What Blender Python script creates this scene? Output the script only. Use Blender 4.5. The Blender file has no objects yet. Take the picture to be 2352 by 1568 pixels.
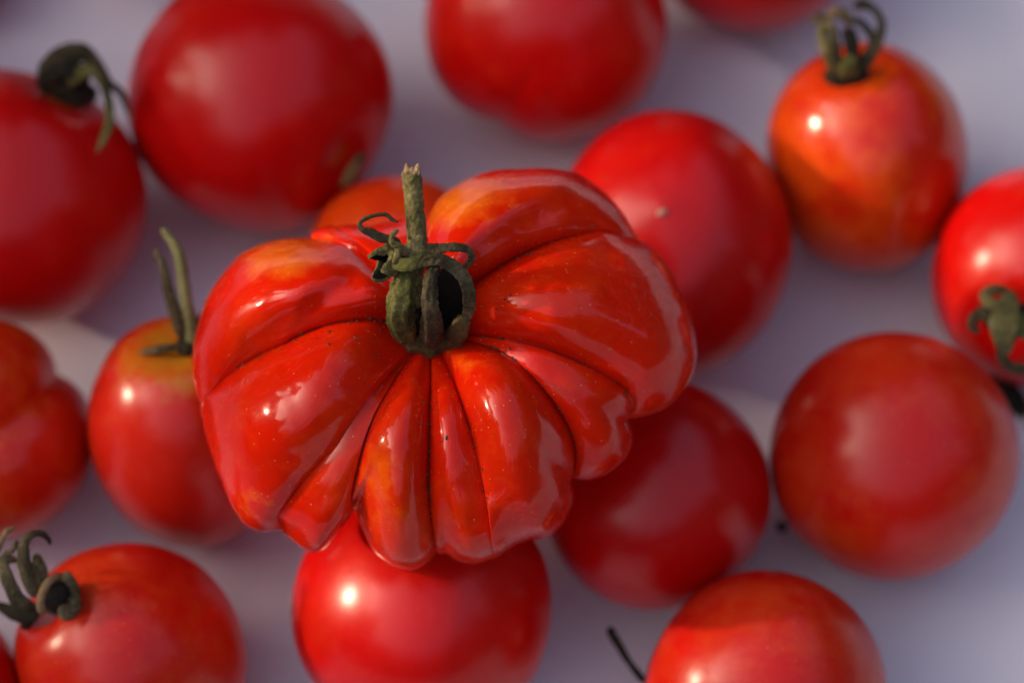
import bpy, math, random
import numpy as np
from mathutils import Vector, noise

random.seed(7)
np.random.seed(7)
R = math.radians
scene = bpy.context.scene
col = scene.collection

# ------------------------------------------------------------------ camera, sky, sun, exposure
ELEV = R(62.0)            # the camera looks down at the cloth by this angle
DIST = 0.41667            # metres from the lens to the plane through the big tomato
PX = 0.15 / 2352.0        # metres per unit of the measuring grid in that plane
CX, CY = 1176.0, 784.0
ZT = 0.0555               # height of the big tomato's middle over the cloth
T = np.array([0.0, 0.0, ZT])
RIGHT = np.array([1.0, 0.0, 0.0])
UP = np.array([0.0, math.sin(ELEV), math.cos(ELEV)])
TOW = np.array([0.0, -math.cos(ELEV), math.sin(ELEV)])   # towards the camera
CAM = T + TOW * DIST

cam_data = bpy.data.cameras.new("camera")
cam = bpy.data.objects.new("camera", cam_data)
col.objects.link(cam)
cam.location = CAM
cam.rotation_euler = (math.pi / 2 - ELEV, 0, 0)
cam_data.lens = 100
cam_data.sensor_width = 36
cam_data.clip_start = 0.02
cam_data.clip_end = 200
cam_data.dof.use_dof = True
cam_data.dof.focus_distance = DIST - 0.021
cam_data.dof.aperture_fstop = 9.2
cam_data.dof.aperture_blades = 0
scene.camera = cam

SUN_CAM = (-0.93, 0.22, 0.31)     # where the sun stands, seen from the camera
sd = RIGHT * SUN_CAM[0] + UP * SUN_CAM[1] + TOW * SUN_CAM[2]
SUND = sd / np.linalg.norm(sd)
SUN_EL = math.asin(SUND[2])
SUN_AZ = math.atan2(SUND[0], SUND[1])

world = bpy.data.worlds.new("World")
scene.world = world
world.use_nodes = True
wn = world.node_tree
bg = wn.nodes["Background"]
sky = wn.nodes.new("ShaderNodeTexSky")
sky.sky_type = 'NISHITA'
sky.sun_disc = False
sky.sun_elevation = SUN_EL
sky.sun_rotation = SUN_AZ
sky.air_density = 0.65
sky.dust_density = 10.0
sky.ozone_density = 0.3
wn.links.new(sky.outputs[0], bg.inputs[0])
bg.inputs[1].default_value = 0.15

sun_data = bpy.data.lights.new("sun", 'SUN')
sun = bpy.data.objects.new("sun", sun_data)
col.objects.link(sun)
sun_data.energy = 2.0
sun_data.angle = R(1.4)
sun_data.color = (1.0, 0.80, 0.56)
sun.rotation_euler = Vector(SUND).to_track_quat('Z', 'Y').to_euler()

vs = scene.view_settings
vs.view_transform = 'Standard'
vs.look = 'None'
vs.gamma = 1.0
vs.exposure = 1.66

# ------------------------------------------------------------------ measuring helpers
def P(x, y, z=0.0):
    """grid point (x, y) at depth z cm in front of the plane through the big tomato"""
    k = (DIST - z * 0.01) / DIST
    return T + RIGHT * ((x - CX) * PX * k) + UP * ((CY - y) * PX * k) + TOW * (z * 0.01)

def cam_dir(v):
    a = RIGHT * v[0] + UP * v[1] + TOW * v[2]
    return a / np.linalg.norm(a)

def on_cloth(x, y, h=0.0):
    """where the sight line through (x, y) meets height h over the cloth"""
    d = P(x, y, 0) - CAM
    t = (h - CAM[2]) / d[2]
    return CAM + d * t

# ------------------------------------------------------------------ object helpers
def tag(o, label=None, cat=None, group=None, kind=None):
    if label: o["label"] = label
    if cat: o["category"] = cat
    if group: o["group"] = group
    if kind: o["kind"] = kind
    return o

def empty(name, loc):
    o = bpy.data.objects.new(name, None)
    o.empty_display_size = 0.01
    o.location = Vector(loc)
    col.objects.link(o)
    return o

def mesh_obj(name, V, F, mat, parent=None, smooth=True, attrs=None, loc=None):
    """V in world metres; stored relative to the parent (or to loc)"""
    V = np.asarray(V, dtype=float)
    base = np.array(parent["_base"]) if parent is not None else (np.array(loc) if loc is not None else np.zeros(3))
    me = bpy.data.meshes.new(name)
    me.from_pydata([tuple(p) for p in (V - base)], [], [tuple(f) for f in F])
    me.validate()
    if smooth:
        me.polygons.foreach_set("use_smooth", [True] * len(me.polygons))
    if attrs:
        for k, a in attrs.items():
            at = me.attributes.new(k, 'FLOAT', 'POINT')
            at.data.foreach_set("value", np.asarray(a, dtype=np.float32))
    if mat: me.materials.append(mat)
    o = bpy.data.objects.new(name, me)
    col.objects.link(o)
    if parent is not None:
        o.parent = parent
        if parent["_origin"]:
            pass
    elif loc is not None:
        o.location = Vector(loc)
    return o

BASES = []
def thing(name, loc, label, cat, group=None):
    o = empty(name, loc)
    o["_base"] = [float(c) for c in loc]
    o["_origin"] = True
    BASES.append(o)
    return tag(o, label, cat, group)

def sub(o):
    """lets a part carry sub-parts: same origin as its thing"""
    o["_base"] = list(o.parent["_base"])
    o["_origin"] = True
    BASES.append(o)
    return o

def grid_faces(rows, cols, wrap=True):
    F = []
    for i in range(rows - 1):
        for j in range(cols if wrap else cols - 1):
            a = i * cols + j
            b = i * cols + (j + 1) % cols
            F.append((a, b, b + cols, a + cols))
    return F

def catmull(pts, n):
    pts = np.asarray(pts, float)
    p = np.vstack([2 * pts[0] - pts[1], pts, 2 * pts[-1] - pts[-2]])
    seg = len(pts) - 1
    out = []
    for i in range(n):
        s = i / (n - 1) * seg
        k = min(int(s), seg - 1)
        f = s - k
        a, b, c, d = p[k], p[k + 1], p[k + 2], p[k + 3]
        out.append(0.5 * (2 * b + (c - a) * f + (2 * a - 5 * b + 4 * c - d) * f * f + (3 * b - a - 3 * c + d) * f ** 3))
    return np.array(out)

def sweep(pts, w, t, n=28, m=12, nref=None, cup=0.0, rough=0.0, freq=900.0, roundend=(True, True), ridge=0.0):
    """a strip or tube swept along pts: half width w, half thickness t (metres, per point)"""
    c = catmull(pts, n)
    k = len(pts)
    W = np.interp(np.linspace(0, k - 1, n), range(k), w)
    H = np.interp(np.linspace(0, k - 1, n), range(k), t)
    tan = np.gradient(c, axis=0)
    tan /= np.linalg.norm(tan, axis=1)[:, None] + 1e-12
    ref = np.array(nref if nref is not None else TOW, float)
    V, F = [], []
    prev = None
    for i in range(n):
        side = np.cross(tan[i], ref)
        if np.linalg.norm(side) < 0.15 and prev is not None:
            side = prev - tan[i] * np.dot(prev, tan[i])
        side /= np.linalg.norm(side) + 1e-12
        if prev is not None and np.dot(side, prev) < 0: side = -side
        if prev is not None:
            side = side * 0.6 + prev * 0.4
            side -= tan[i] * np.dot(side, tan[i]); side /= np.linalg.norm(side)
        prev = side
        nor = np.cross(side, tan[i])
        e = 1.0
        q = min(i, n - 1 - i)
        if (i < 2 and roundend[0]) or (i > n - 3 and roundend[1]):
            e = (0.45, 0.82)[q] if q < 2 else 1
        for j in range(m):
            a = 2 * math.pi * j / m
            ca, sa = math.cos(a), math.sin(a)
            p = c[i] + side * (W[i] * e * ca) + nor * (H[i] * e * sa + cup * W[i] * (ca * ca - 0.5))
            if ridge:
                p = p + (side * ca + nor * sa) * (ridge * H[i] * math.cos(6 * a + 0.6 * math.sin(i * 0.35)))
            if rough:
                d = noise.noise(Vector(p * freq)) + 0.5 * noise.noise(Vector(p * freq * 2.3))
                p = p + (side * ca + nor * sa) * d * rough
            V.append(p)
    F = grid_faces(n, m)
    V.append(c[0]); V.append(c[-1])
    a, b = n * m, n * m + 1
    for j in range(m):
        F.append((a, (j + 1) % m, j))
        F.append((b, (n - 1) * m + j, (n - 1) * m + (j + 1) % m))
    return np.array(V), F

def join(parts):
    V, F, o = [], [], 0
    for v, f in parts:
        V.append(v); F += [tuple(i + o for i in q) for q in f]; o += len(v)
    return np.vstack(V), F

# ------------------------------------------------------------------ materials
def new_mat(name):
    m = bpy.data.materials.new(name)
    m.use_nodes = True
    nt = m.node_tree
    return m, nt, nt.nodes["Principled BSDF"]

def nd(nt, typ, **kw):
    n = nt.nodes.new(typ)
    for k, v in kw.items():
        if k.startswith("i_"):
            n.inputs[k[2:].replace("_", " ")].default_value = v
        else:
            setattr(n, k, v)
    return n

def ramp(nt, fac, stops):
    r = nt.nodes.new("ShaderNodeValToRGB")
    el = r.color_ramp.elements
    while len(el) < len(stops): el.new(0.5)
    for e, (p, c) in zip(el, stops):
        e.position = p
        e.color = (c[0], c[1], c[2], 1) if hasattr(c, "__len__") else (c, c, c, 1)
    nt.links.new(fac, r.inputs[0])
    return r.outputs[0]

def mix(nt, fac, a, b):
    m = nt.nodes.new("ShaderNodeMix")
    m.data_type = 'RGBA'
    for sock, v in ((m.inputs["Factor"], fac), (m.inputs["A"], a), (m.inputs["B"], b)):
        if isinstance(v, (int, float)): sock.default_value = v
        elif isinstance(v, tuple): sock.default_value = (v[0], v[1], v[2], 1)
        else: nt.links.new(v, sock)
    return m.outputs["Result"]

def math_n(nt, op, a, b=None, c=None):
    m = nt.nodes.new("ShaderNodeMath")
    m.operation = op
    for i, v in enumerate((a, b, c)):
        if v is None: continue
        if isinstance(v, (int, float)): m.inputs[i].default_value = v
        else: nt.links.new(v, m.inputs[i])
    return m.outputs[0]

def skin(name, red=(0.42, 0.0045, 0.004), orange=(0.62, 0.05, 0.006), shoulder=(0.62, 0.10, 0.01),
         orange_lo=0.5, orange_hi=0.75, rough=0.35, coat=0.26, coatw=0.75, bump=0.05, seed=0.0, specks=0.3, wrinkle=False, spk_scale=1100.0):
    m, nt, b = new_mat(name)
    tc = nd(nt, "ShaderNodeTexCoord")
    mp = nd(nt, "ShaderNodeMapping")
    mp.inputs["Location"].default_value = (seed, seed * 0.7, seed * 1.3)
    nt.links.new(tc.outputs["Object"], mp.inputs[0])
    v = mp.outputs[0]
    n1 = nd(nt, "ShaderNodeTexNoise", i_Scale=55.0, i_Detail=4.0, i_Roughness=0.6)
    n2 = nd(nt, "ShaderNodeTexNoise", i_Scale=420.0, i_Detail=4.0, i_Roughness=0.65)
    n3 = nd(nt, "ShaderNodeTexNoise", i_Scale=1500.0, i_Detail=2.0)
    vo = nd(nt, "ShaderNodeTexVoronoi", i_Scale=spk_scale)
    for n in (n1, n2, n3, vo): nt.links.new(v, n.inputs["Vector"])
    n4 = nd(nt, "ShaderNodeTexNoise", i_Scale=190.0, i_Detail=2.0)
    nt.links.new(v, n4.inputs["Vector"])
    blot = math_n(nt, 'ADD', n1.outputs[0], math_n(nt, 'MULTIPLY', math_n(nt, 'SUBTRACT', n2.outputs[0], 0.5), 0.45))
    f1 = ramp(nt, blot, [(orange_lo, 0.0), (orange_hi, 1.0)])
    c = mix(nt, f1, red, orange)
    at = nd(nt, "ShaderNodeAttribute", attribute_name="shoulder")
    sh = math_n(nt, 'ADD', at.outputs["Fac"], math_n(nt, 'MULTIPLY', math_n(nt, 'SUBTRACT', blot, 0.5), 1.5))
    c = mix(nt, ramp(nt, sh, [(0.30, 0.0), (0.95, 1.0)]), c, shoulder)
    # lenticels: small pale dots, not everywhere
    vcol = nd(nt, "ShaderNodeSeparateColor")
    nt.links.new(vo.outputs["Color"], vcol.inputs[0])
    dot = math_n(nt, 'MULTIPLY', ramp(nt, vo.outputs["Distance"], [(0.06, 1.0), (0.16, 0.0)]),
                 ramp(nt, vcol.outputs[0], [(0.58, 0.0), (0.70, 1.0)]))
    dot = math_n(nt, 'MULTIPLY', dot, specks)
    c = mix(nt, dot, c, (0.75, 0.22, 0.06))
    nt.links.new(c, b.inputs["Base Color"])
    # bloom and finger marks: roughness varies
    rr = math_n(nt, 'ADD', rough - 0.06, math_n(nt, 'MULTIPLY', n2.outputs[0], 0.14))
    nt.links.new(rr, b.inputs["Roughness"])
    b.inputs["IOR"].default_value = 1.45
    b.inputs["Specular IOR Level"].default_value = 0.10
    b.inputs["Coat Weight"].default_value = coatw
    b.inputs["Coat Roughness"].default_value = coat
    b.inputs["Coat IOR"].default_value = 1.5
    b.inputs["Subsurface Weight"].default_value = 0.12
    b.inputs["Subsurface Radius"].default_value = (1.0, 0.12, 0.05)
    b.inputs["Subsurface Scale"].default_value = 0.004
    hgt = math_n(nt, 'ADD', math_n(nt, 'MULTIPLY', n2.outputs[0], 1.0), math_n(nt, 'MULTIPLY', n3.outputs[0], 0.25))
    hgt = math_n(nt, 'ADD', hgt, math_n(nt, 'MULTIPLY', dot, 0.35))
    hgt = math_n(nt, 'ADD', hgt, math_n(nt, 'MULTIPLY', n4.outputs[0], 1.8))
    if wrinkle:
        wr = nd(nt, "ShaderNodeTexNoise", i_Scale=620.0, i_Detail=3.0, i_Roughness=0.6, i_Distortion=0.8)
        nt.links.new(v, wr.inputs["Vector"])
        wa = nd(nt, "ShaderNodeAttribute", attribute_name="wrinkle")
        hgt = math_n(nt, 'ADD', hgt, math_n(nt, 'MULTIPLY', math_n(nt, 'MULTIPLY', wr.outputs[0], wa.outputs["Fac"]), 7.0))
    bp = nd(nt, "ShaderNodeBump", i_Strength=1.0, i_Distance=bump * 0.001)
    nt.links.new(hgt, bp.inputs["Height"])
    nt.links.new(bp.outputs[0], b.inputs["Normal"])
    return m

def dry_green(name, c0, c1, c2, scale=500.0, rough=0.85, bump=0.25):
    m, nt, b = new_mat(name)
    tc = nd(nt, "ShaderNodeTexCoord")
    n1 = nd(nt, "ShaderNodeTexNoise", i_Scale=scale * 0.35, i_Detail=3.0)
    n2 = nd(nt, "ShaderNodeTexNoise", i_Scale=scale * 3.0, i_Detail=4.0, i_Roughness=0.7)
    vo = nd(nt, "ShaderNodeTexVoronoi", i_Scale=scale * 4.0)
    for n in (n1, n2, vo): nt.links.new(tc.outputs["Object"], n.inputs["Vector"])
    f = math_n(nt, 'ADD', math_n(nt, 'MULTIPLY', n1.outputs[0], 0.6), math_n(nt, 'MULTIPLY', n2.outputs[0], 0.4))
    c = ramp(nt, f, [(0.36, c0), (0.5, c1), (0.64, c2)])
    nt.links.new(c, b.inputs["Base Color"])
    b.inputs["Roughness"].default_value = rough
    b.inputs["Specular IOR Level"].default_value = 0.25
    h = math_n(nt, 'ADD', n2.outputs[0], math_n(nt, 'MULTIPLY', vo.outputs["Distance"], 0.5))
    bp = nd(nt, "ShaderNodeBump", i_Strength=1.0, i_Distance=bump * 0.001)
    nt.links.new(h, bp.inputs["Height"])
    nt.links.new(bp.outputs[0], b.inputs["Normal"])
    return m

M_OLIVE = dry_green("dry_stem", (0.030, 0.024, 0.008), (0.125, 0.105, 0.034), (0.30, 0.24, 0.10), scale=420.0, bump=0.4)
M_SEPAL = dry_green("dark_sepal", (0.014, 0.010, 0.005), (0.058, 0.045, 0.020), (0.17, 0.135, 0.072))
M_GREEN = dry_green("green_sepal", (0.028, 0.026, 0.007), (0.095, 0.092, 0.022), (0.22, 0.19, 0.07))
M_COLLAR = dry_green("brown_collar", (0.045, 0.028, 0.010), (0.12, 0.075, 0.025), (0.20, 0.13, 0.05))
M_BROKEN = dry_green("broken_wood", (0.14, 0.08, 0.035), (0.34, 0.22, 0.12), (0.52, 0.37, 0.22))
M_DARK = dry_green("dark_strip", (0.008, 0.007, 0.004), (0.016, 0.012, 0.006), (0.03, 0.024, 0.012))
M_BLACK = dry_green("hollow_shade", (0.003, 0.0025, 0.002), (0.006, 0.005, 0.003), (0.012, 0.010, 0.006))  # near black, stands for the shade inside calyx hollows
M_PALE = dry_green("pale_stem", (0.08, 0.085, 0.03), (0.16, 0.16, 0.06), (0.24, 0.23, 0.10))
M_TAN = dry_green("tan_sepal", (0.10, 0.065, 0.03), (0.20, 0.13, 0.065), (0.28, 0.19, 0.10))
M_SOIL = dry_green("soil", (0.03, 0.02, 0.009), (0.075, 0.055, 0.028), (0.15, 0.115, 0.06))
M_SCAR = dry_green("scar", (0.25, 0.16, 0.10), (0.45, 0.30, 0.2), (0.6, 0.45, 0.33))

# ------------------------------------------------------------------ the white cloth
def build_cloth():
    m, nt, b = new_mat("white_cloth")
    tc = nd(nt, "ShaderNodeTexCoord")
    n = nd(nt, "ShaderNodeTexNoise", i_Scale=18.0, i_Detail=3.0)
    w = nd(nt, "ShaderNodeTexNoise", i_Scale=2500.0, i_Detail=2.0)
    nt.links.new(tc.outputs["Object"], n.inputs["Vector"])
    nt.links.new(tc.outputs["Object"], w.inputs["Vector"])
    c = ramp(nt, n.outputs[0], [(0.3, (0.70, 0.665, 0.735)), (0.7, (0.76, 0.725, 0.785))])
    nt.links.new(c, b.inputs["Base Color"])
    b.inputs["Roughness"].default_value = 0.6
    b.inputs["Specular IOR Level"].default_value = 0.3
    bp = nd(nt, "ShaderNodeBump", i_Strength=0.4, i_Distance=0.0001)
    nt.links.new(w.outputs[0], bp.inputs["Height"])
    nt.links.new(bp.outputs[0], b.inputs["Normal"])
    n_ = 220
    half = 0.8
    # dense in the middle, sparse outside
    g = np.linspace(-1, 1, n_)
    g = half * (0.18 * g + 0.82 * g ** 5)
    V = []
    p0, p1 = on_cloth(1630, 85), on_cloth(1830, 205)
    d = (p1 - p0)[:2]; L = np.linalg.norm(d); d /= L
    q0, q1 = on_cloth(2170, 60), on_cloth(2352, 330)
    e = (q1 - q0)[:2]; E = np.linalg.norm(e); e /= E
    for y in g:
        for x in g:
            z = 0.0
            r = np.array([x, y]) - p0[:2]
            s = float(np.dot(r, d)) / L
            o = float(r[0] * -d[1] + r[1] * d[0])
            z += 0.0032 * math.exp(-(o / 0.0030) ** 2) * math.exp(-((s - 0.5) / 0.75) ** 4)
            r = np.array([x, y]) - q0[:2]
            s = float(np.dot(r, e)) / E
            o = float(r[0] * -e[1] + r[1] * e[0])
            z += 0.0018 * math.exp(-(o / 0.010) ** 2) * math.exp(-((s - 0.4) / 0.9) ** 4)
            z += 0.0006 * noise.noise(Vector((x * 22, y * 22, 3.1)))
            V.append((x, y, z - 0.0006))
    F = []
    for i in range(n_ - 1):
        for j in range(n_ - 1):
            a = i * n_ + j
            F.append((a, a + 1, a + n_ + 1, a + n_))
    o = mesh_obj("tablecloth", V, F, m)
    tag(o, "smooth white cloth under all the tomatoes, with a faint fold at upper right", None, None, "structure")
    return o
build_cloth()

# ------------------------------------------------------------------ round tomatoes
def fruit(x, y, rx, rz, axis, roll=0.0, squash=1.0, lobes=(), dimple=0.0, dimple_w=0.3, nose=0.0,
          lump=0.026, seed=0, rest=0.0, sup=2.0):
    """shape of one tomato: returns world verts, faces, centre, shoulder attribute and unit scale.
    rx, rz half sizes across and along the stem axis (grid units); axis seen from the camera"""
    a = cam_dir(axis)
    h = np.array([1.0, 0, 0]) if abs(a[0]) < 0.9 else np.array([0, 1.0, 0])
    u = np.cross(h, a); u /= np.linalg.norm(u)
    v = np.cross(a, u)
    cr, sr = math.cos(roll), math.sin(roll)
    u, v = u * cr + v * sr, v * cr - u * sr
    rows, cols = 56, 88
    th = np.linspace(0, math.pi, rows)
    ph = np.linspace(0, 2 * math.pi, cols, endpoint=False)
    th = th[:, None] * np.ones(cols)[None]
    ph2 = np.ones(rows)[:, None] * ph[None]
    st, ct = np.sin(th), np.cos(th)
    p = 2.0 / sup
    rad = np.abs(st) ** p
    zz = np.sign(ct) * np.abs(ct) ** p
    mod = np.ones_like(th)
    for (c, w, dep) in lobes:                    # grooves: azimuth, width, depth
        dd = (ph2 - c + math.pi) % (2 * math.pi) - math.pi
        mod -= dep * np.exp(-(np.abs(dd) / w) ** 1.3) * st ** 0.5
    X = rx * rad * np.cos(ph2) * mod
    Y = rx * squash * rad * np.sin(ph2) * mod
    rr = np.sqrt((X / rx) ** 2 + (Y / rx) ** 2)
    Z = rz * zz * (0.6 + 0.4 * mod)
    Z = np.where(ct > 0, Z - dimple * rz * np.exp(-(rr / dimple_w) ** 2), Z - nose * rz * np.exp(-(rr / 0.12) ** 2) * -1)
    Q = (X[..., None] * u + Y[..., None] * v + Z[..., None] * a).reshape(-1, 3)
    nn = np.array([noise.noise(Vector(q / rx * 1.1) + Vector((seed * 3.7, seed, -seed))) for q in Q])
    Q = Q * (1 + lump * nn)[:, None]
    F = grid_faces(rows, cols)
    F = [f for f in F]
    # place so that it rests on the cloth at the wanted spot
    k = PX * 1.1
    for _ in range(6):
        W = Q * k
        hgt = -W[:, 2].min() + rest
        c = on_cloth(x, y, hgt)
        z = float(np.dot(c - T, TOW))
        k = PX * (DIST - z) / DIST
    W = Q * k + c
    sh = np.clip(np.arccos(np.clip(ct, -1, 1)).reshape(-1), 0, math.pi)
    return dict(V=W, F=F, c=c, k=k, a=a, u=u, v=v, th=sh, rx=rx, rz=rz, zc=z * 100)

def shoulder_attr(f, reach, side=None):
    s = np.clip(1.0 - f["th"] / reach, 0, 1)
    return s

def body(f, mat, t, reach=0.6, name="fruit"):
    return mesh_obj(name, f["V"], f["F"], mat, t, attrs={"shoulder": shoulder_attr(f, reach)})

def base_of(f):
    return np.array([f["c"][0], f["c"][1], f["V"][:, 2].min()])

GRP = "round red tomatoes lying on the white cloth"
S_RED = [skin("red_skin_a", red=(0.56, 0.0012, 0.0014), orange=(0.60, 0.006, 0.003), seed=0.3),
         skin("red_skin_b", red=(0.60, 0.0020, 0.0012), orange=(0.65, 0.018, 0.003), seed=1.7),
         skin("red_skin_c", red=(0.57, 0.0070, 0.0020), orange=(0.62, 0.040, 0.006), seed=2.9, orange_lo=0.42, orange_hi=0.68, specks=0.55, spk_scale=900.0)]
S_ORANGE = skin("orange_skin", red=(0.76, 0.036, 0.002), orange=(0.80, 0.085, 0.003), seed=4.1, orange_lo=0.35, orange_hi=0.65)
S_OVAL = skin("oval_skin", red=(0.58, 0.013, 0.002), orange=(0.68, 0.065, 0.003), shoulder=(0.72, 0.07, 0.003), seed=5.3, orange_lo=0.42, orange_hi=0.62, coat=0.18)
S_GREENTOP = skin("green_shoulder_skin", red=(0.52, 0.012, 0.004), orange=(0.58, 0.05, 0.008), shoulder=(0.40, 0.20, 0.010), seed=6.1)

def plain(x, y, rx, rz, axis, mat, label, name="tomato", parts=None, reach=0.35, **kw):
    f = fruit(x, y, rx, rz, axis, **kw)
    t = thing(name, base_of(f), label, "tomato", GRP)
    body(f, mat, t, reach)
    return t, f

def Q(f, x, y, z):
    """grid point at z cm in front of the middle of fruit f"""
    return P(x, y, f["zc"] + z)

def strip(t, f, name, pts, w, th, mat, n=24, cup=0.0, rough=0.00012, nref=None, **kw):
    """sepal or stem of fruit f; pts (x, y, z), w and th in grid units"""
    k = f["k"]
    V, F = sweep([Q(f, *p) for p in pts], [a * k for a in w], [a * k for a in th], n=n, cup=cup, rough=rough, nref=nref, **kw)
    return mesh_obj(name, V, F, mat, t)

# upper left corner pair
t, f = plain(30, 450, 308, 292, (0.43, 0.85, 0.30), S_RED[0],
      "dark red tomato at the left edge with a withered hooded calyx on its top", dimple=0.12, dimple_w=0.35, seed=1, reach=0.3)
strip(t, f, "calyx", [(110, 190, 0.35), (140, 200, 0.55), (180, 215, 0.6), (225, 215, 0.55)], [20, 34, 34, 18], [16, 26, 24, 12], M_DARK)
strip(t, f, "sepal", [(105, 205, 0.9), (112, 160, 1.2), (150, 128, 1.3), (190, 122, 1.3), (225, 150, 1.2), (250, 190, 1.1), (278, 215, 1.0), (300, 270, 0.9)], [16, 26, 26, 22, 13, 10, 9, 5], [6, 7, 7, 6, 5, 5, 4, 3], M_SEPAL, n=34)
strip(t, f, "sepal", [(150, 190, 1.1), (178, 170, 1.4), (212, 165, 1.5), (240, 200, 1.4), (252, 250, 1.5), (246, 300, 1.7), (222, 352, 1.8)], [18, 20, 12, 10, 10, 11, 4], [5, 5, 5, 5, 4, 4, 3], M_GREEN, n=32)
strip(t, f, "sepal", [(112, 215, 0.9), (100, 190, 1.1), (125, 165, 1.3), (165, 165, 1.4), (185, 185, 1.3)], [12, 18, 16, 16, 8], [5, 5, 5, 5, 4], M_DARK)

strip(t, f, "calyx", [(118, 185, 0.95), (145, 172, 1.1), (175, 178, 1.15), (205, 190, 1.0)], [22, 36, 34, 18], [8, 10, 10, 6], M_DARK)  # dark fill that paints the shaded hole under the hood
t, f = plain(600, 232, 300, 290, (0.68, -0.50, 0.50), S_RED[0],
      "large dark red tomato at upper left with a broad sky reflection and no stem", dimple=0.10, dimple_w=0.22,
      lobes=((0.9, 0.5, 0.03), (2.9, 0.5, 0.02)), seed=2, lump=0.03, sup=2.15, reach=0.15)
strip(t, f, "stem_scar", [(832, 350, 1.0), (818, 378, 1.15), (800, 408, 1.15), (786, 432, 1.0)], [8, 13, 13, 7], [6, 8, 8, 6], M_COLLAR)

t, f = plain(1255, 52, 280, 262, (0.1, 0.45, -0.88), S_RED[1],
      "dark red lobed tomato cut by the top edge, with a dented underside", lobes=((3.59, 0.30, 0.10), (1.2, 0.4, 0.03)), seed=3, lump=0.03, sup=2.15)
t, f = plain(1735, -190, 262, 262, (0.0, 0.8, 0.6), S_RED[1],
      "red tomato peeking in at the top edge, left of the stalk of the oval tomato", seed=4)

# oval tomato, upper right
t, f = plain(1993, 364, 230, 273, (-0.16, 0.76, 0.60), S_OVAL,
      "orange red oval tomato at upper right with an upright basket of curled dry sepals", name="oval_tomato", dimple=0.10, dimple_w=0.3, seed=5, reach=0.55, sup=2.15)
strip(t, f, "calyx", [(1943, 178, 1.35), (1945, 160, 1.5), (1950, 135, 1.5)], [55.0, 42.5, 20.0], [34, 26, 12], M_DARK)
strip(t, f, "stem", [(1948, 165, 1.5), (1958, 130, 1.7), (1955, 95, 1.7), (1946, 65, 1.65)], [18.8, 16.2, 17.5, 16.2], [14, 12, 13, 12], M_DARK)
strip(t, f, "sepal", [(1925, 172, 1.6), (1905, 130, 1.75), (1890, 85, 1.8), (1892, 50, 1.8), (1878, 40, 1.75), (1862, 55, 1.7)], [14.9, 16.0, 12.8, 12.8, 9.5, 3.2], [6, 5, 5, 5, 4, 3], M_OLIVE, n=28)
strip(t, f, "sepal", [(1935, 170, 1.7), (1922, 130, 1.9), (1918, 95, 2.0), (1910, 62, 2.0), (1890, 45, 1.9)], [13.8, 12.8, 10.6, 9.5, 5.3], [5, 5, 5, 4, 3], M_SEPAL)
strip(t, f, "sepal", [(1955, 60, 1.4), (1940, 35, 1.5), (1918, 30, 1.55), (1900, 42, 1.5)], [10.6, 13.8, 13.8, 6.4], [4, 5, 5, 4], M_TAN)
strip(t, f, "sepal", [(1970, 170, 1.5), (1998, 125, 1.55), (2020, 85, 1.5), (2024, 50, 1.5), (2008, 22, 1.5), (1982, 10, 1.5), (1960, 18, 1.5)], [17.0, 16.0, 12.8, 9.5, 8.5, 12.8, 9.5], [6, 6, 5, 4, 4, 4, 3], M_SEPAL, n=30)
strip(t, f, "sepal", [(2008, 105, 1.4), (1998, 75, 1.35), (1975, 52, 1.35), (1948, 45, 1.4)], [11.7, 9.5, 8.5, 6.4], [4, 4, 4, 3], M_DARK)
strip(t, f, "sepal", [(1950, 178, 1.75), (1952, 150, 2.0), (1962, 128, 2.05)], [21.2, 23.4, 8.5], [6, 7, 4], M_GREEN)

# right edge
t, f = plain(2392, 636, 252, 250, (-0.33, -0.40, 0.85), S_RED[1],
      "red tomato at the right edge with a dry star of sepals facing the camera", dimple=0.12, dimple_w=0.3, seed=6, reach=0.2)
strip(t, f, "calyx", [(2300, 745, 2.1), (2318, 745, 2.35), (2335, 742, 2.4)], [29.7, 37.8, 27.0], [14, 18, 12], M_DARK)
strip(t, f, "sepal", [(2310, 735, 2.35), (2288, 708, 2.5), (2268, 690, 2.4), (2266, 672, 2.2), (2290, 664, 2.05), (2320, 672, 1.9)], [16.2, 17.6, 14.9, 12.2, 12.2, 8.1], [5, 5, 5, 5, 4, 3], M_OLIVE, n=26)
strip(t, f, "sepal", [(2308, 740, 2.35), (2280, 726, 2.5), (2252, 722, 2.45), (2236, 732, 2.3), (2236, 752, 2.2), (2252, 760, 2.15)], [13.5, 16.2, 16.2, 12.2, 10.8, 6.8], [5, 5, 5, 5, 4, 3], M_SEPAL, n=26)
strip(t, f, "sepal", [(2325, 668, 2.35), (2316, 705, 2.6), (2306, 745, 2.7), (2308, 785, 2.65), (2316, 812, 2.4)], [10.8, 27.0, 35.1, 23.0, 10.8], [5, 6, 7, 6, 4], M_OLIVE, n=26, cup=0.25)
strip(t, f, "sepal", [(2318, 740, 2.5), (2345, 750, 2.5), (2372, 770, 2.3)], [24.3, 29.7, 10.8], [6, 6, 4], M_GREEN)
strip(t, f, "sepal", [(2318, 755, 2.55), (2305, 790, 2.5), (2302, 815, 2.35), (2315, 838, 2.3), (2345, 847, 2.3), (2372, 838, 2.3)], [13.5, 13.5, 12.2, 12.2, 13.5, 8.1], [4, 4, 4, 4, 4, 3], M_SEPAL, n=28)

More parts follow.
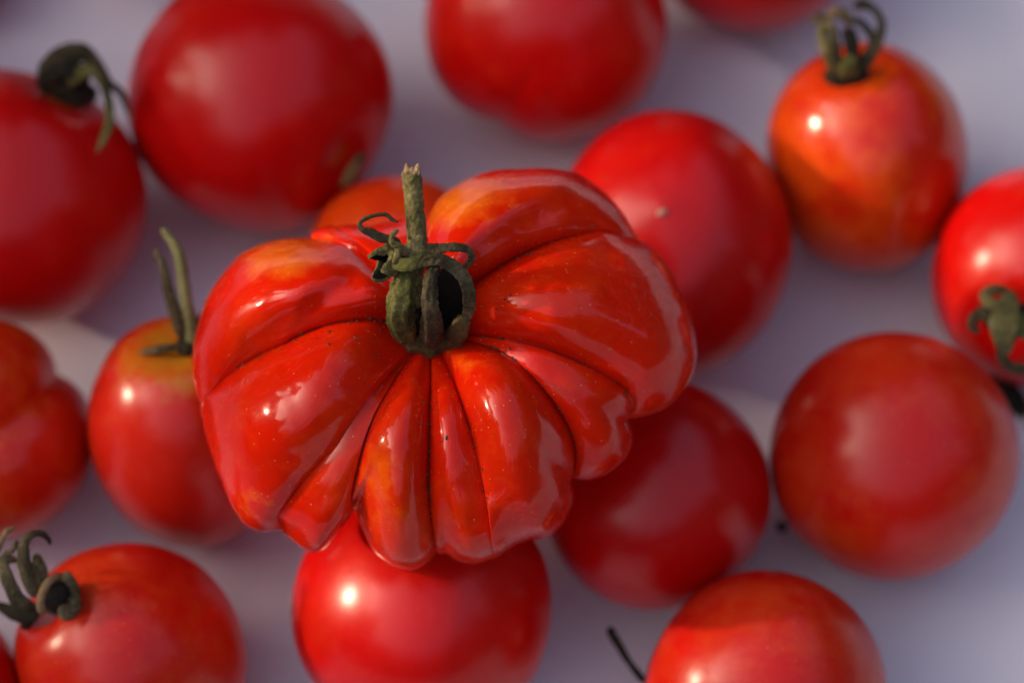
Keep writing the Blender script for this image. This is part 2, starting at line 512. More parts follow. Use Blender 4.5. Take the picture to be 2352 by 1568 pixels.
strip(t, f, "calyx", [(2262, 735, 2.0), (2285, 738, 2.12), (2310, 760, 2.15), (2322, 790, 2.1)], [16, 24, 22, 10], [8, 10, 10, 6], M_BLACK)  # this and the next strip paint the dark hollows between sepals
strip(t, f, "calyx", [(2285, 690, 2.05), (2300, 705, 2.2), (2330, 720, 2.25), (2352, 730, 2.2)], [14, 22, 28, 28], [8, 10, 10, 8], M_BLACK)

t, f = plain(2052, 1047, 286, 274, (0.1, 0.3, -0.95), S_RED[2],
      "large round red tomato at right with a wide ragged grey reflection across its middle", seed=7, lump=0.02)
t, f = plain(1758, 1592, 284, 276, (-0.92, 0.10, -0.37), S_RED[2],
      "red tomato cut by the bottom edge at right, a bare thin stalk on its left", seed=8)
strip(t, f, "stem", [(1500, 1575, -0.6), (1470, 1552, -0.75), (1440, 1512, -0.8), (1415, 1470, -0.75), (1398, 1440, -0.7)], [9, 9, 8, 11, 11], [9, 9, 8, 11, 11], M_DARK)

t, f = plain(971, 1392, 300, 290, (0.1, -0.5, -0.86), S_RED[1],
      "red tomato under the front ribs of the ribbed tomato, sun glint on its left", seed=9)
t, f = plain(1506, 1134, 264, 262, (-0.2, 0.2, -0.95), S_RED[0],
      "shaded dark red tomato tucked under the right front of the big ribbed tomato", seed=10)
t, f = plain(1540, 560, 280, 280, (0.12, -0.26, -0.95), S_RED[0],
      "dark red tomato behind the big tomato on the right, its tiny blossom scar facing up", seed=11, squash=1.10, roll=1.57, nose=-0.02, lump=0.02)
sc = cam_dir((-0.115, 0.245, 0.96))
strip(t, f, "blossom_scar", [(1508, 492, 1.93), (1520, 488, 1.99), (1532, 484, 1.95)], [4, 7, 4], [4, 5, 4], M_SCAR, n=10)
t, f = plain(909, 610, 208, 206, (0.0, 0.7, -0.7), S_ORANGE,
      "orange tomato half hidden behind the stalk of the big ribbed tomato", seed=12)

# left, green shoulders
t, f = plain(430, 992, 226, 304, (-0.03, 0.74, 0.67), S_GREENTOP,
      "red tomato with green yellow shoulders and forked stalk, left of the ribbed tomato", dimple=0.16, dimple_w=0.4, seed=13, reach=1.12, squash=1.0)
strip(t, f, "stem", [(447, 792, 1.4), (438, 750, 1.5), (428, 690, 1.65), (418, 620, 1.75), (405, 570, 1.75), (372, 524, 1.7)], [22, 17, 14, 13, 12, 7], [20, 15, 12, 11, 10, 6], M_PALE, n=32)
strip(t, f, "sepal", [(420, 780, 1.5), (402, 720, 1.65), (386, 660, 1.7), (374, 610, 1.7), (362, 585, 1.7), (358, 575, 1.6), (358, 600, 1.55)], [12, 13, 13, 9, 6, 4, 4], [6, 5, 5, 5, 4, 3, 3], M_SEPAL, n=30)
strip(t, f, "sepal", [(452, 775, 1.3), (462, 735, 1.2), (480, 700, 1.1)], [12, 10, 6], [6, 6, 4], M_DARK)
strip(t, f, "calyx", [(405, 790, 1.25), (430, 797, 1.45), (455, 795, 1.4)], [14, 20, 16], [8, 12, 10], M_DARK)
strip(t, f, "sepal", [(420, 795, 1.45), (380, 800, 1.5), (345, 806, 1.42), (318, 812, 1.25)], [9, 10, 9, 4], [4, 4, 4, 3], M_SEPAL)

# left edge, creased
t, f = plain(-44, 990, 264, 250, (-0.33, -0.43, 0.84), S_OVAL,
      "orange red creased tomato with two fat lobes cut by the left edge", name="creased_tomato", seed=14, reach=0.1,
      lobes=((2.20, 0.34, 0.26), (4.2, 0.3, 0.16), (0.2, 0.3, 0.12), (5.6, 0.3, 0.12)), lump=0.03, dimple=0.2, dimple_w=0.4)

# bottom left
t, f = plain(302, 1502, 252, 272, (-0.70, 0.50, 0.50), S_RED[2],
      "red tomato at the bottom left with long curling dry sepals at its upper left", dimple=0.12, dimple_w=0.3, seed=15, reach=0.3)
strip(t, f, "calyx", [(105, 1380, 1.2), (125, 1372, 1.4), (142, 1368, 1.4), (158, 1366, 1.3)], [31.2, 43.2, 45.6, 28.8], [20, 26, 28, 16], M_DARK)
strip(t, f, "sepal", [(98, 1410, 1.75), (93, 1385, 1.9), (100, 1355, 1.95), (118, 1330, 1.9), (142, 1318, 1.7)], [8.9, 9.8, 8.9, 8.9, 5.9], [6, 6, 6, 5, 4], M_TAN)
strip(t, f, "sepal", [(142, 1320, 1.6), (160, 1335, 1.7), (170, 1362, 1.7), (166, 1395, 1.7), (135, 1412, 1.8)], [15.7, 13.8, 13.8, 17.7, 19.7], [6, 6, 6, 6, 6], M_SEPAL)
strip(t, f, "sepal", [(80, 1370, 1.7), (66, 1330, 1.9), (55, 1290, 2.0), (54, 1255, 2.05), (68, 1230, 2.0), (92, 1224, 1.9), (110, 1236, 1.8), (116, 1250, 1.75)], [13.8, 16.7, 15.7, 11.8, 8.9, 7.9, 6.9, 3.9], [6, 6, 6, 5, 5, 4, 4, 3], M_SEPAL, n=34)
strip(t, f, "sepal", [(95, 1350, 1.6), (92, 1310, 1.7), (84, 1285, 1.7), (78, 1280, 1.6)], [17.7, 16.7, 13.8, 7.9], [6, 6, 6, 5], M_SEPAL)
strip(t, f, "sepal", [(75, 1400, 1.6), (40, 1375, 1.8), (18, 1330, 1.9), (8, 1300, 1.9), (10, 1280, 1.85), (40, 1288, 1.8)], [15.7, 17.7, 15.7, 13.8, 9.8, 7.9], [7, 7, 7, 6, 6, 5], M_SEPAL, n=28)
strip(t, f, "sepal", [(16, 1300, 1.7), (14, 1275, 1.8), (30, 1262, 1.85), (40, 1240, 1.8)], [7.9, 6.9, 5.9, 4.9], [4, 4, 4, 3], M_SEPAL)
strip(t, f, "sepal", [(-10, 1270, 1.6), (2, 1245, 1.7), (14, 1222, 1.75), (34, 1210, 1.7)], [7.9, 6.9, 6.9, 3.9], [4, 4, 4, 3], M_TAN)
strip(t, f, "sepal", [(85, 1405, 1.4), (50, 1410, 1.2), (20, 1402, 1.0), (-6, 1385, 0.9)], [21.6, 19.7, 15.7, 7.9], [7, 7, 6, 4], M_DARK)
strip(t, f, "stem", [(95, 1385, 1.4), (72, 1420, 1.1), (52, 1440, 0.8)], [12.8, 11.8, 9.8], [12, 11, 9], M_DARK)

strip(t, f, "calyx", [(112, 1392, 1.6), (125, 1372, 1.75), (140, 1352, 1.75), (150, 1335, 1.6)], [14.8, 24.6, 23.0, 11.5], [8, 10, 10, 6], M_BLACK)  # black fill for the shade inside the calyx cup

t, f = plain(-158, 1596, 212, 212, (0.2, 0.7, 0.6), S_RED[0],
      "deep shaded red tomato in the bottom left corner, under the curling sepals", seed=16)

plain(-112, -92, 128, 128, (0.3, 0.3, 0.9), S_RED[0], "small dark tomato of which only a sliver shows in the top left corner", seed=17)
plain(-372, 190, 256, 256, (0.3, 0.5, 0.8), S_RED[0], "unseen red tomato added outside the left edge to shade the cloth", seed=18)  # this one and the next are added only to darken the cloth
plain(290, -395, 290, 280, (-0.3, 0.5, 0.8), S_RED[1], "unseen red tomato added outside the top edge to shade the cloth", seed=19)

# dark strip under the right-hand tomato and a crumb
lf = on_cloth(2318, 905, 0.006)
fake = dict(zc=float(np.dot(lf - T, TOW)) * 100, k=PX)
t = thing("dark_strip", on_cloth(2318, 905, 0), "black curved strip below the right edge tomato, beside the large round one", "leaf")
strip(t, fake, "strip_body", [(2262, 858, -0.1), (2290, 880, 0.1), (2320, 910, 0.1), (2345, 938, 0.0), (2352, 962, -0.2)], [16, 34, 34, 24, 6], [4, 5, 5, 5, 3], M_DARK, cup=0.3)
cb = on_cloth(1796, 1211, 0.0015)
t = thing("soil_crumb", on_cloth(1796, 1211, 0), "small dark crumb on the cloth by the large round tomato at right", "crumb")
fake = dict(zc=float(np.dot(cb - T, TOW)) * 100, k=PX)
strip(t, fake, "crumb_body", [(1784, 1210, 0), (1792, 1208, 0.02), (1800, 1212, 0.02), (1806, 1216, 0)], [6, 12, 11, 5], [6, 10, 10, 5], M_DARK, rough=0.0003)

# ------------------------------------------------------------------ the big ribbed tomato
PCX, PCY = 985.0, 765.0
SIL = [(985,492),(1005,455),(1040,430),(1085,405),(1130,392),(1180,388),(1195,389),(1225,386),(1290,390),(1330,400),(1370,425),(1410,460),(1440,495),(1466,532),
       (1490,550),(1520,585),(1545,622),(1563,670),(1580,705),(1597,760),(1603,812),(1590,870),(1567,905),(1540,935),(1500,957),(1457,973),(1456,1010),(1440,1050),(1400,1085),
       (1350,1107),(1326,1112),(1320,1150),(1295,1200),(1262,1235),(1215,1240),(1180,1253),(1140,1282),(1090,1296),(1050,1290),(1022,1272),(1003,1290),(950,1311),(900,1300),(860,1270),
       (833,1220),(810,1178),(795,1195),(780,1230),(760,1255),(725,1273),(695,1260),(665,1237),(632,1227),(590,1225),(560,1205),(530,1160),(510,1110),(490,1060),(475,1010),(462,965),(449,930),
       (438,860),(441,800),(455,740),(475,680),(510,630),(550,585),(600,560),(650,547),(703,541),(740,522),(775,514),(800,514),(850,520),(900,508),(940,496)]
sa = np.array([math.atan2(PCY - y, x - PCX) for x, y in SIL])
sr_ = np.array([math.hypot(x - PCX, y - PCY) for x, y in SIL])
order = np.argsort(sa)
sa, sr_ = sa[order], sr_[order]
fine = np.linspace(-math.pi, math.pi, 2160, endpoint=False)
Rf = np.interp(fine, np.concatenate([[sa[-1] - 2 * math.pi], sa, [sa[0] + 2 * math.pi]]), np.concatenate([[sr_[-1]], sr_, [sr_[0]]]))
def blur(a, n):
    k = np.hanning(2 * n + 1); k /= k.sum()
    return np.convolve(np.concatenate([a[-n:], a, a[:n]]), k, 'valid')
R_sharp = blur(Rf, 9)
R_soft = blur(Rf, 110)
def Rat(tab, ang):
    x = (ang + math.pi) / (2 * math.pi) * 2160
    i = np.floor(x).astype(int) % 2160
    fr = x - np.floor(x)
    return tab[i] * (1 - fr) + tab[(i + 1) % 2160] * fr

# creases: fraction of the way out -> bearing about the calyx (degrees, clockwise order) and how filled the crease is
CREASE = [
 ([0, .3, .5, 1],            [95, 94, 93, 91],                 [.0, .0, .0, .2]),
 ([0, .3, .42, .6, .88, 1],  [55, 48.7, 44, 38.8, 30.6, 24],   [.3, .15, .1, .1, .35, .5]),
 ([0, .24, .4, .55, .8, 1],  [-2, -4.6, -7, -10.6, -16, -23.5],[.2, .1, 0, 0, 0, 0]),
 ([0, .25, .5, .76, .91, 1], [-8, -12, -23.8, -34.8, -42, -45.6], [.2, .05, 0, 0, 0, 0]),
 ([0, .18, .33, .5, .78, 1], [-58, -62, -65.7, -67.8, -71.3, -74], [.2, .1, .1, .25, .75, .97]),
 ([0, .1, .3, .65, 1],       [-84, -86, -89, -90, -88],        [.1, 0, 0, 0, .1]),
 ([0, .2, .4, .65, .9, 1],   [-129, -127.6, -124, -117.9, -113, -113], [.25, .1, .05, 0, 0, 0]),
 ([0, .25, .55, .74, .92, 1],[-139, -134, -130, -130.4, -129.7, -126.7], [.7, .5, .35, .35, .4, .5]),
 ([0, .25, .45, .61, .8, .92, 1], [-200, -195, -184.7, -175.7, -170, -165.5, -162.9], [.4, .3, .15, .1, .15, .3, .5]),
 ([0, .4, .6, .79, .93, 1],  [-236, -233, -231, -229.6, -223, -219], [.3, .1, .1, .1, .2, .3]),
 ([0, .4, .6, 1],            [-247, -241, -236, -229],         [.5, .45, .4, .5]),
]
NL = len(CREASE)
KAPPA = [.50, .54, .50, .58, .55, .62, .50, .50, .52, .34, .44]     # roundness of the lobe that follows each crease
OFFS =  [.12, .10, -.12, .08, -.02, .02, -.14, .05, .10, -.05, -.05]  # lobe stands prouder or lower (cm)
HTOP, HBOT = 1.85, 1.75

def ctab(k, s, which):
    kk = k % NL
    val = np.interp(s, CREASE[kk][0], CREASE[kk][which])
    if which == 1 and k >= NL: val = val - 360.0
    return val

def rib_surface(k, u, t):
    """k lobe, u across (0..1), t 0 pole, 1 rim, 2 underside pole -> grid x, y and height z in cm"""
    s = np.sin(np.clip(t, 0, 2) * math.pi / 2)
    q = np.cos(t * math.pi / 2)
    s_ = np.where(t > 1, 0.35 + 0.65 * s, s)
    a0, a1 = ctab(k, s_, 1), ctab(k + 1, s_, 1)
    ang = np.radians(a0 + (a1 - a0) * u)
    l0, l1 = ctab(k, s_, 2), ctab(k + 1, s_, 2)
    blend = np.clip((s - 0.45) / 0.5, 0, 1) ** 1.5
    angw = (ang + math.pi) % (2 * math.pi) - math.pi
    Rr = Rat(R_soft, angw) * (1 - blend) + Rat(R_sharp, angw) * blend
    li0 = l0 + (l1 - l0) * u
    cut = (1 - li0) * (1 - (1 - np.abs(2 * u - 1) ** 5) ** 0.8)
    rho = s * Rr * (1 - 0.05 * cut * np.exp(-((t - 1.05) / 0.3) ** 2))
    x = PCX + rho * np.cos(ang)
    y = PCY - rho * np.sin(ang)
    top = q >= 0
    z = np.where(top, HTOP * np.abs(q) ** 0.88, -HBOT * np.abs(q) ** 0.8)
    z = z - np.where(top, 0.95 * np.exp(-(s / 0.26) ** 2), 0.0)
    wid = rho * np.radians(np.abs(a1 - a0)) * PX * 100
    xx = 2 * u - 1
    bump = (1 - np.abs(xx) ** 2.0) ** 0.70
    li = l0 + (l1 - l0) * u
    prof = li + (1 - li) * bump
    fade = np.where(top, np.abs(q) ** 0.52 * np.clip(s / 0.12, 0, 1), 0.0)
    z = z + fade * (KAPPA[k] * np.minimum(wid, 1.9) * (prof - 0.45) + OFFS[k] * prof * np.clip(s * 2, 0, 1))
    Y = (PCY - y) * PX * 100
    z = z - math.tan(R(12)) * Y
    return x, y, z

def build_ribbed():
    base = P(1010, 840, -1.9)
    t = thing("ribbed_tomato", base, "big glossy ribbed beefsteak tomato in the middle, resting on the other tomatoes", "tomato")
    NU, NT = 30, 130
    cu = 0.5 - 0.5 * np.cos(np.pi * np.arange(NU) / NU)
    tt = np.concatenate([np.linspace(0.02, 0.8, 66), np.linspace(0.8, 1.15, 40)[1:], np.linspace(1.15, 1.97, 26)[1:]])
    cols = NL * NU
    V, sh, wr = [], [], []
    for tv in tt:
        for k in range(NL):
            x, y, z = rib_surface(k, cu, np.full(NU, tv))
            for i in range(NU):
                p = P(x[i], y[i], z[i])
                d = 0.0008 * noise.noise(Vector(p * 75)) + 0.00028 * noise.noise(Vector(p * 190)) + 0.00008 * noise.noise(Vector(p * 520))
                # wrinkled skin on the right-hand rib and the front right tip
                w = math.exp(-(((x[i] - 1480) / 90) ** 2 + ((y[i] - 690) / 120) ** 2)) + \
                    math.exp(-(((x[i] - 1200) / 110) ** 2 + ((y[i] - 1190) / 70) ** 2)) + \
                    0.8 * math.exp(-(((x[i] - 1420) / 40) ** 2 + ((y[i] - 1000) / 60) ** 2)) + \
                    0.5 * math.exp(-(((x[i] - 1535) / 50) ** 2 + ((y[i] - 840) / 50) ** 2)) + \
                    0.6 * math.exp(-(((x[i] - 585) / 45) ** 2 + ((y[i] - 865) / 45) ** 2)) + \
                    0.6 * math.exp(-(((x[i] - 560) / 70) ** 2 + ((y[i] - 660) / 60) ** 2))
                for (ax_, ay_, bx_, by_, wd_, dp_) in ((590, 790, 800, 650, 34, .0012), (1105, 570, 1340, 440, 26, .0008), (760, 1000, 560, 1120, 40, .0005), (1250, 640, 1400, 600, 24, .0004)):
                    tt_ = min(1, max(0, ((x[i] - ax_) * (bx_ - ax_) + (y[i] - ay_) * (by_ - ay_)) / ((bx_ - ax_) ** 2 + (by_ - ay_) ** 2)))
                    d -= dp_ * math.exp(-((x[i] - ax_ - tt_ * (bx_ - ax_)) ** 2 + (y[i] - ay_ - tt_ * (by_ - ay_)) ** 2) / wd_ ** 2)
                p = p + TOW * d
                V.append(p); wr.append(min(w, 1.0))
                o = 0.95 * math.exp(-(((x[i] - 1030) / 130) ** 2 + ((y[i] - 450) / 90) ** 2)) + \
                    0.85 * math.exp(-(((x[i] - 650) / 130) ** 2 + ((y[i] - 590) / 60) ** 2)) + \
                    0.45 * math.exp(-(((x[i] - 1075) / 60) ** 2 + ((y[i] - 840) / 45) ** 2)) + \
                    0.40 * math.exp(-(((x[i] - 590) / 70) ** 2 + ((y[i] - 1150) / 70) ** 2)) + \
                    0.30 * math.exp(-(((x[i] - 870) / 40) ** 2 + ((y[i] - 1080) / 70) ** 2)) + \
                    0.35 * math.exp(-((((x[i] - 985) / 75) ** 2 + ((y[i] - 775) / 75) ** 2)) ** 2)
                sh.append(min(o, 1.0))
    F = [f[::-1] for f in grid_faces(len(tt), cols)]
    V = list(V)
    V.append(np.mean(V[:cols], axis=0)); V.append(np.mean(V[-1 - cols:-1], axis=0))
    sh += [0.5, 0]; wr += [0, 0]
    a, b = len(V) - 2, len(V) - 1
    n0 = (len(tt) - 1) * cols
    for j in range(cols):
        F.append((a, j, (j + 1) % cols))
        F.append((b, n0 + (j + 1) % cols, n0 + j))
    F = [f[::-1] for f in F]
    m = skin("ribbed_skin", red=(0.64, 0.0115, 0.0008), orange=(0.67, 0.030, 0.002), shoulder=(0.82, 0.17, 0.006),
             orange_lo=0.47, orange_hi=0.70, rough=0.25, coat=0.11, coatw=0.55, bump=0.05, seed=8.8, specks=0.85, wrinkle=True, spk_scale=1000.0)
    mesh_obj("fruit", np.array(V), F, m, t, attrs={"shoulder": sh, "wrinkle": wr})

    g = PX
    def st(name, pts, w, th, mat, n=30, **kw):
        V, F = sweep([P(*p) for p in pts], [a * g for a in w], [a * g for a in th], n=n, **kw)
        return mesh_obj(name, V, F, mat, t)
    # collar: a lumpy ring of brown cork where the stalk joins
    V, F = [], []
    rows, cs = 16, 56
    for i in range(rows):
        f = i / (rows - 1)
        for j in range(cs):
            a = 2 * math.pi * j / cs
            rx = np.interp(f, [0, .25, .55, 1], [92, 88, 76, 30]); ry = np.interp(f, [0, .25, .55, 1], [62, 57, 48, 16])
            wob = 1 + 0.05 * math.sin(3 * a + 1) + 0.05 * math.sin(7 * a) + 0.03 * math.sin(12 * a + 2)
            cx = np.interp(f, [0, 1], [990, 986]); cy = np.interp(f, [0, 1], [766, 745])
            p = P(cx + rx * wob * math.cos(a), cy - ry * wob * math.sin(a), np.interp(f, [0, .3, .6, 1], [0.72, 1.15, 1.30, 1.30]))
            p = p + TOW * 0.0005 * noise.noise(Vector(p * 1500)) + RIGHT * 0.0005 * noise.noise(Vector(p * 1700)) + UP * 0.0004 * noise.noise(Vector(p * 1300))
            V.append(p)
    F = grid_faces(rows, cs)
    V.append(P(986, 745, 1.30))
    for j in range(cs): F.append((len(V) - 1, (rows - 1) * cs + j, (rows - 1) * cs + (j + 1) % cs))
    mesh_obj("calyx", np.array(V), F, M_COLLAR, t)
    st("calyx_shade", [(1026, 765, 1.15), (1034, 725, 1.36), (1036, 685, 1.58), (1030, 648, 1.82), (1014, 620, 2.0)], [34, 34, 32, 28, 18], [12, 14, 14, 12, 10], M_BLACK, n=24, m=16, rough=0.0003, freq=1200)  # solid black strip painting the shade in the hollow right of centre
    st("calyx_shade", [(962, 770, 1.35), (960, 730, 1.6), (962, 690, 1.8), (965, 650, 2.0)], [20, 24, 24, 20], [14, 18, 18, 14], M_BLACK, n=20, m=14, rough=0.0003, freq=1200)  # same black shade fill, left of the middle sepal
    # neck between collar and stalk
    st("calyx_neck", [(965, 700, 1.75), (945, 655, 1.9), (935, 620, 2.05), (945, 590, 2.2), (958, 572, 2.3)], [34, 32, 32, 30, 24], [34, 32, 32, 30, 22], M_OLIVE, n=24, m=18, rough=0.0002, freq=1400)
    stem = st("stem", [(960, 588, 2.25), (957, 540, 2.35), (952, 480, 2.45), (948, 430, 2.52), (945, 390, 2.55)], [24, 21.5, 20.5, 21, 20], [22, 20, 19, 19, 19], M_OLIVE, n=44, m=22, rough=0.00016, freq=1500, roundend=(True, False))
    sub(stem)
    # broken end: splintered pale tip
    parts = []
    for (x0, y0, x1, y1, w) in ((936, 402, 934, 374, 7), (945, 400, 947, 384, 8), (955, 402, 961, 376, 7), (961, 404, 964, 384, 5), (941, 398, 940, 383, 7), (950, 402, 953, 386, 8)):
        parts.append(sweep([P(x0, y0, 2.62), P((x0 + x1) / 2, (y0 + y1) / 2, 2.64), P(x1, y1, 2.6)], [w * g, w * g * .9, w * g * .5], [w * g] * 2 + [w * .5 * g], n=10, m=8, rough=0.0001, freq=2500))
    parts.append(sweep([P(946, 410, 2.54), P(945, 396, 2.56), P(945, 385, 2.57)], [19.5 * g, 18.5 * g, 13 * g], [18 * g, 17 * g, 12 * g], n=10, m=18, rough=0.0003, freq=1900))
    V, F = join(parts)
    mesh_obj("broken_tip", V, F, M_BROKEN, stem)

    # sepals
    st("sepal", [(942, 618, 2.2), (928, 655, 2.3), (920, 700, 2.2), (922, 742, 1.85), (938, 782, 1.35)], [21, 27, 29, 29, 24], [13, 17, 18, 16, 12], M_GREEN, cup=-0.2, rough=0.00030, freq=1300, n=36, m=30, ridge=0.20)
    st("sepal", [(1006, 610, 2.5), (996, 622, 2.65), (988, 650, 2.70), (987, 688, 2.6), (990, 720, 2.3), (992, 758, 1.8), (992, 792, 1.3)], [9, 12, 14, 15, 18, 25, 24], [7, 9, 10, 10, 12, 14, 10], M_SEPAL, cup=-0.25, n=40, m=24, ridge=0.22, rough=0.00026, freq=1500)
    st("sepal", [(1066, 728, 1.75), (1052, 762, 1.5), (1024, 800, 1.05)], [15, 24, 24], [10, 13, 10], M_COLLAR, n=20, m=14, rough=0.0003, freq=1500)
    st("sepal", [(966, 632, 2.45), (970, 612, 2.65), (985, 598, 2.72), (1012, 598, 2.7), (1045, 614, 2.6), (1068, 642, 2.45), (1078, 680, 2.25), (1076, 715, 1.95), (1060, 742, 1.6)], [5, 8, 11, 14, 15, 15, 14, 13, 8], [3, 4, 4, 4.5, 4.5, 4.5, 4.5, 4.5, 3], M_SEPAL, n=46, m=18, cup=0.4, rough=0.0002, freq=1600)
    st("sepal", [(900, 596, 2.45), (915, 607, 2.6), (945, 607, 2.68), (975, 596, 2.65), (1000, 588, 2.5)], [8, 14, 15, 13, 8], [4, 5, 6, 5, 4], M_GREEN, cup=0.2, rough=0.0001, freq=1600)
    st("sepal", [(965, 572, 2.3), (1000, 571, 2.42), (1035, 568, 2.45), (1065, 570, 2.4), (1083, 582, 2.3), (1080, 600, 2.2), (1068, 614, 2.15)], [10, 12, 10, 9, 8, 8, 6], [5, 5, 5, 5, 4, 4, 4], M_SEPAL, n=34, cup=0.2, rough=0.00016, freq=1800)
    # rolled sepal at left: a tube open towards the viewer, inner wall painted black for shade
    rows, cs = 16, 34
    path = catmull([P(930, 588, 2.2), P(908, 588, 2.34), P(890, 598, 2.42), P(873, 613, 2.46)], rows)
    ax = path[-1] - path[0]; ax /= np.linalg.norm(ax)
    ax = ax * 0.6 + cam_dir((-0.45, -0.30, 0.84)) * 0.4; ax /= np.linalg.norm(ax)
    d1 = cam_dir((-0.2, 1.0, 0.2)); d1 -= ax * np.dot(d1, ax); d1 /= np.linalg.norm(d1)
    d2 = np.cross(ax, d1)
    shells = []
    for wall in (1.0, 0.80):
        V = []
        for i in range(rows):
            f = i / (rows - 1)
            for j in range(cs):
                a = 2 * math.pi * j / cs
                r1 = np.interp(f, [0, .4, 1], [20, 27, 31]) * wall * g
                r2 = np.interp(f, [0, .4, 1], [17, 23, 25]) * wall * g
                wob = 1 + 0.10 * math.sin(2 * a + 1) + 0.06 * math.sin(5 * a)
                p = path[i] + d1 * r1 * wob * math.cos(a) + d2 * r2 * wob * math.sin(a) + ax * 0.0012 * math.sin(3 * a + .6) * f * f
                p = p + d1 * 0.0003 * noise.noise(Vector(p * 1500)) + d2 * 0.0003 * noise.noise(Vector(p * 1400 + d1))
                V.append(p)
        shells.append(V)
    o = rows * cs
    V = shells[0] + shells[1][-cs:]
    F = grid_faces(rows, cs)
    for j in range(cs):
        F.append(((rows - 1) * cs + j, (rows - 1) * cs + (j + 1) % cs, o + (j + 1) % cs, o + j))
    V.append(path[0])
    for j in range(cs): F.append((len(V) - 1, (j + 1) % cs, j))
    roll = mesh_obj("sepal", np.array(V), F, M_OLIVE, t)
    sub(roll)
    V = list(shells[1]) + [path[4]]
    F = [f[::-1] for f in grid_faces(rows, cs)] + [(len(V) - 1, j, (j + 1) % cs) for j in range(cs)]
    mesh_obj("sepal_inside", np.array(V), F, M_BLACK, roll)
    # thin curled sepal top left
    st("sepal", [(922, 585, 2.4), (912, 560, 2.5), (900, 551, 2.55), (876, 546, 2.6), (852, 535, 2.65), (834, 528, 2.68), (826, 518, 2.68), (832, 506, 2.66), (850, 498, 2.62), (872, 493, 2.6), (888, 494, 2.58), (900, 504, 2.56), (914, 511, 2.55)],
       [11, 9, 9, 11, 10, 6, 5, 4.5, 4.5, 4.5, 4.5, 4.5, 3.5], [6, 5, 4, 4, 4, 4, 4, 3.5, 3.5, 3.5, 3.5, 3.5, 3], M_SEPAL, n=64, m=10, rough=0.0001, freq=2000)
    st("sepal", [(938, 585, 2.35), (915, 566, 2.55), (900, 556, 2.6), (902, 540, 2.62), (915, 528, 2.6)], [12, 9, 7, 6, 5], [8, 7, 6, 5, 4], M_OLIVE, n=26, rough=0.00014, freq=1800)
    st("sepal", [(918, 560, 2.45), (912, 585, 2.62), (904, 606, 2.6)], [8, 8, 6], [6, 6, 5], M_OLIVE, n=18, rough=0.00014, freq=1800)

    # soil and dust grains caught in the creases: far too many to count
    rng = random.Random(11)
    parts = []
    def grain(k, u, tv, size):
        x, y, z = rib_surface(k, np.array([u]), np.array([tv]))
        c = P(x[0], y[0], z[0]) + TOW * size * 0.3
        V = []
        for i in range(3):
            for j in range(6):
                a = j * math.pi / 3 + i * 0.5
                r = size * (0.7, 1.0, 0.55)[i] * (0.6 + 0.8 * rng.random())
                V.append(c + RIGHT * r * math.cos(a) + UP * r * math.sin(a) + TOW * size * (-0.4, 0.2, 0.7)[i])
        F = grid_faces(3, 6) + [(12, 13, 14, 15, 16, 17)]
        parts.append((np.array(V), F))
    for k, n in ((1, 26), (2, 34), (3, 30), (4, 18), (5, 30), (6, 10), (7, 6), (8, 26)):
        for _ in range(n):
            s = rng.random() ** 1.4 * 0.62 + 0.14
            u = abs(rng.gauss(0, 0.015))
            kk = k
            if rng.random() < 0.5: kk, u = k - 1, 1 - u
            grain(kk, u, s * 0.9, rng.choice((0.00007, 0.0001, 0.00014, 0.0002)))
    for _ in range(150):
        grain(rng.randrange(0, 10), rng.random(), 0.12 + 0.2 * rng.random(), rng.choice((0.00005, 0.00007, 0.0001, 0.00018)))
    for _ in range(60):
        grain(rng.randrange(0, 9), rng.random(), 0.2 + 0.6 * rng.random(), rng.choice((0.00004, 0.00006, 0.00009)))
    V, F = join(parts)
    tag(mesh_obj("soil_grains", V, F, M_SOIL, t), kind="stuff")
build_ribbed()

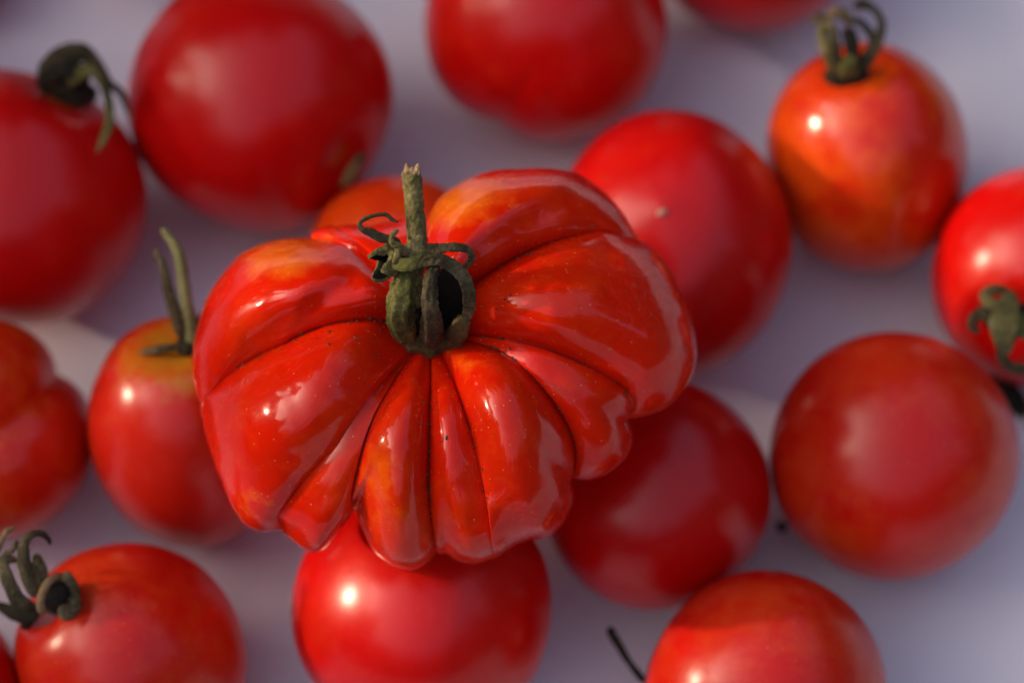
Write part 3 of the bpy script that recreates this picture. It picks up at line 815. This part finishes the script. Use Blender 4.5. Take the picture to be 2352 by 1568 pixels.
# ------------------------------------------------------------------ unseen trees round the table, shaped to shade it and show in the gloss
def build_shrub(name, label, az0, az1, el0, el1, dist, n, leaf, seed, gap=False, ragged=0.0, core=0):
    """leafy shrub standing at a distance, leaves spread between two bearings and two heights"""
    rng = random.Random(seed)
    m, nt, b = new_mat("shrub_leaf")
    b.inputs["Base Color"].default_value = (0.014, 0.022, 0.008, 1)
    b.inputs["Roughness"].default_value = 0.55
    mid = R((az0 + az1) / 2)
    base = np.array([dist * math.sin(mid), dist * math.cos(mid), -0.75])
    t = thing(name, base, label, "tree", "unseen shade trees round the table")
    V, F = [], []
    h = np.cross([0, 0, 1.0], SUND); h /= np.linalg.norm(h)
    vv = np.cross(SUND, h)
    for q_ in range(n + core):
        az = R(az0 + (az1 - az0) * rng.random())
        lim = el1 * (0.82 + 0.36 * noise.noise(Vector((az * 3.0, seed, 0))) + ragged * noise.noise(Vector((az * 11.0, seed, 5))))
        el = R(el0 + (lim - el0) * rng.random() ** 0.8)
        lf_ = leaf
        if q_ >= n:      # extra leaves added in front of the sun to block it
            az = SUN_AZ + R(rng.gauss(0, 4.0)); el = SUN_EL + R(rng.gauss(0, 3.5)); lf_ = 0.015
        d = dist * (0.85 + 0.3 * rng.random())
        c = np.array([d * math.cos(el) * math.sin(az), d * math.cos(el) * math.cos(az), d * math.sin(el)])
        ax = np.array([rng.gauss(0, 1), rng.gauss(0, 1), rng.gauss(0, 1)]); ax /= np.linalg.norm(ax)
        bx = np.cross(ax, [rng.gauss(0, 1), rng.gauss(0, 1), rng.gauss(0, 1)]); bx /= np.linalg.norm(bx)
        s = lf_ * (0.7 + 0.6 * rng.random())
        cor = [c - ax * s, c + bx * s * 0.45, c + ax * s, c - bx * s * 0.45]
        if gap and abs(float(np.dot(c, h))) < 0.3 and abs(float(np.dot(c, vv))) < 0.3 and np.dot(c, SUND) > 0:
            pts = [c] + [cor[e] * (1 - f) + cor[(e + 1) % 4] * f for e in range(4) for f in (0, .2, .4, .6, .8)]
            pts += [c * 0.5 + p * 0.5 for p in pts]
            if any(GAP(float(np.dot(p, h)), float(np.dot(p, vv))) for p in pts): continue
        i = len(V)
        V += cor
        F.append((i, i + 1, i + 2, i + 3))
    if gap:                  # thin sprigs added in the gap to weaken the sun
        for _ in range(1900):
            d = dist * (0.9 + 0.2 * rng.random())
            c = np.array(SUND) * d + h * rng.uniform(-0.11, 0.15) + vv * rng.uniform(-0.06, 0.13)
            ax = np.array([rng.gauss(0, 1), rng.gauss(0, 1), rng.gauss(0, 1)]); ax /= np.linalg.norm(ax)
            bx = np.cross(ax, SUND); bx /= np.linalg.norm(bx)
            s = 0.006 * (0.6 + 0.8 * rng.random())
            i = len(V)
            V += [c - ax * s, c + bx * s * 0.45, c + ax * s, c - bx * s * 0.45]
            F.append((i, i + 1, i + 2, i + 3))
    tag(mesh_obj("foliage", V, F, m, t, smooth=False), kind="stuff")
    Vt, Ft = sweep([base, base + [0.03, 0.02, 0.5], base + [0.0, 0.05, 0.75 + dist * math.sin(R(el1)) * 0.7]], [0.05, 0.04, 0.015], [0.05, 0.04, 0.015], n=12, m=10, nref=(1, 0, 0))
    mesh_obj("trunk", Vt, Ft, M_COLLAR, t)

def GAP(a, b):
    """window cut in the leaves to choose which tomatoes the low sun reaches (metres, a southward, b upward)"""
    if abs(a - 0.02) > 0.12 or b < -0.06 or b > 0.13: return False
    if a > 0.047 and b > 0.018: return False
    if a + 0.8 * b > (-0.024 if b > 0.024 else 0.002) and b > max(-0.015 if a < 0.016 else 0.003, 0.25 * a - 0.008): return True
    return math.hypot(a + 0.0158, b + 0.029) < 0.011

build_shrub("shade_tree", "unseen dense leafy tree to the left of the table, its gap shaped to let the sun through", 232, 300, -5, 47, 1.0, 12000, 0.035, 1, gap=True, ragged=0.2, core=22000)
build_shrub("shade_tree", "unseen tall leafy tree beyond the table at the back", 296, 380, -8, 64, 3.2, 13000, 0.11, 2, ragged=0.3)
build_shrub("shade_tree", "unseen leafy tree to the right of the table", 10, 150, -8, 42, 3.2, 13000, 0.11, 3, ragged=0.3)
build_shrub("shade_tree", "unseen low leafy tree behind the viewer", 150, 236, -8, 33, 3.2, 7000, 0.11, 4, ragged=0.4)

for o in BASES:
    for k in ("_base", "_origin"):
        if k in o: del o[k]
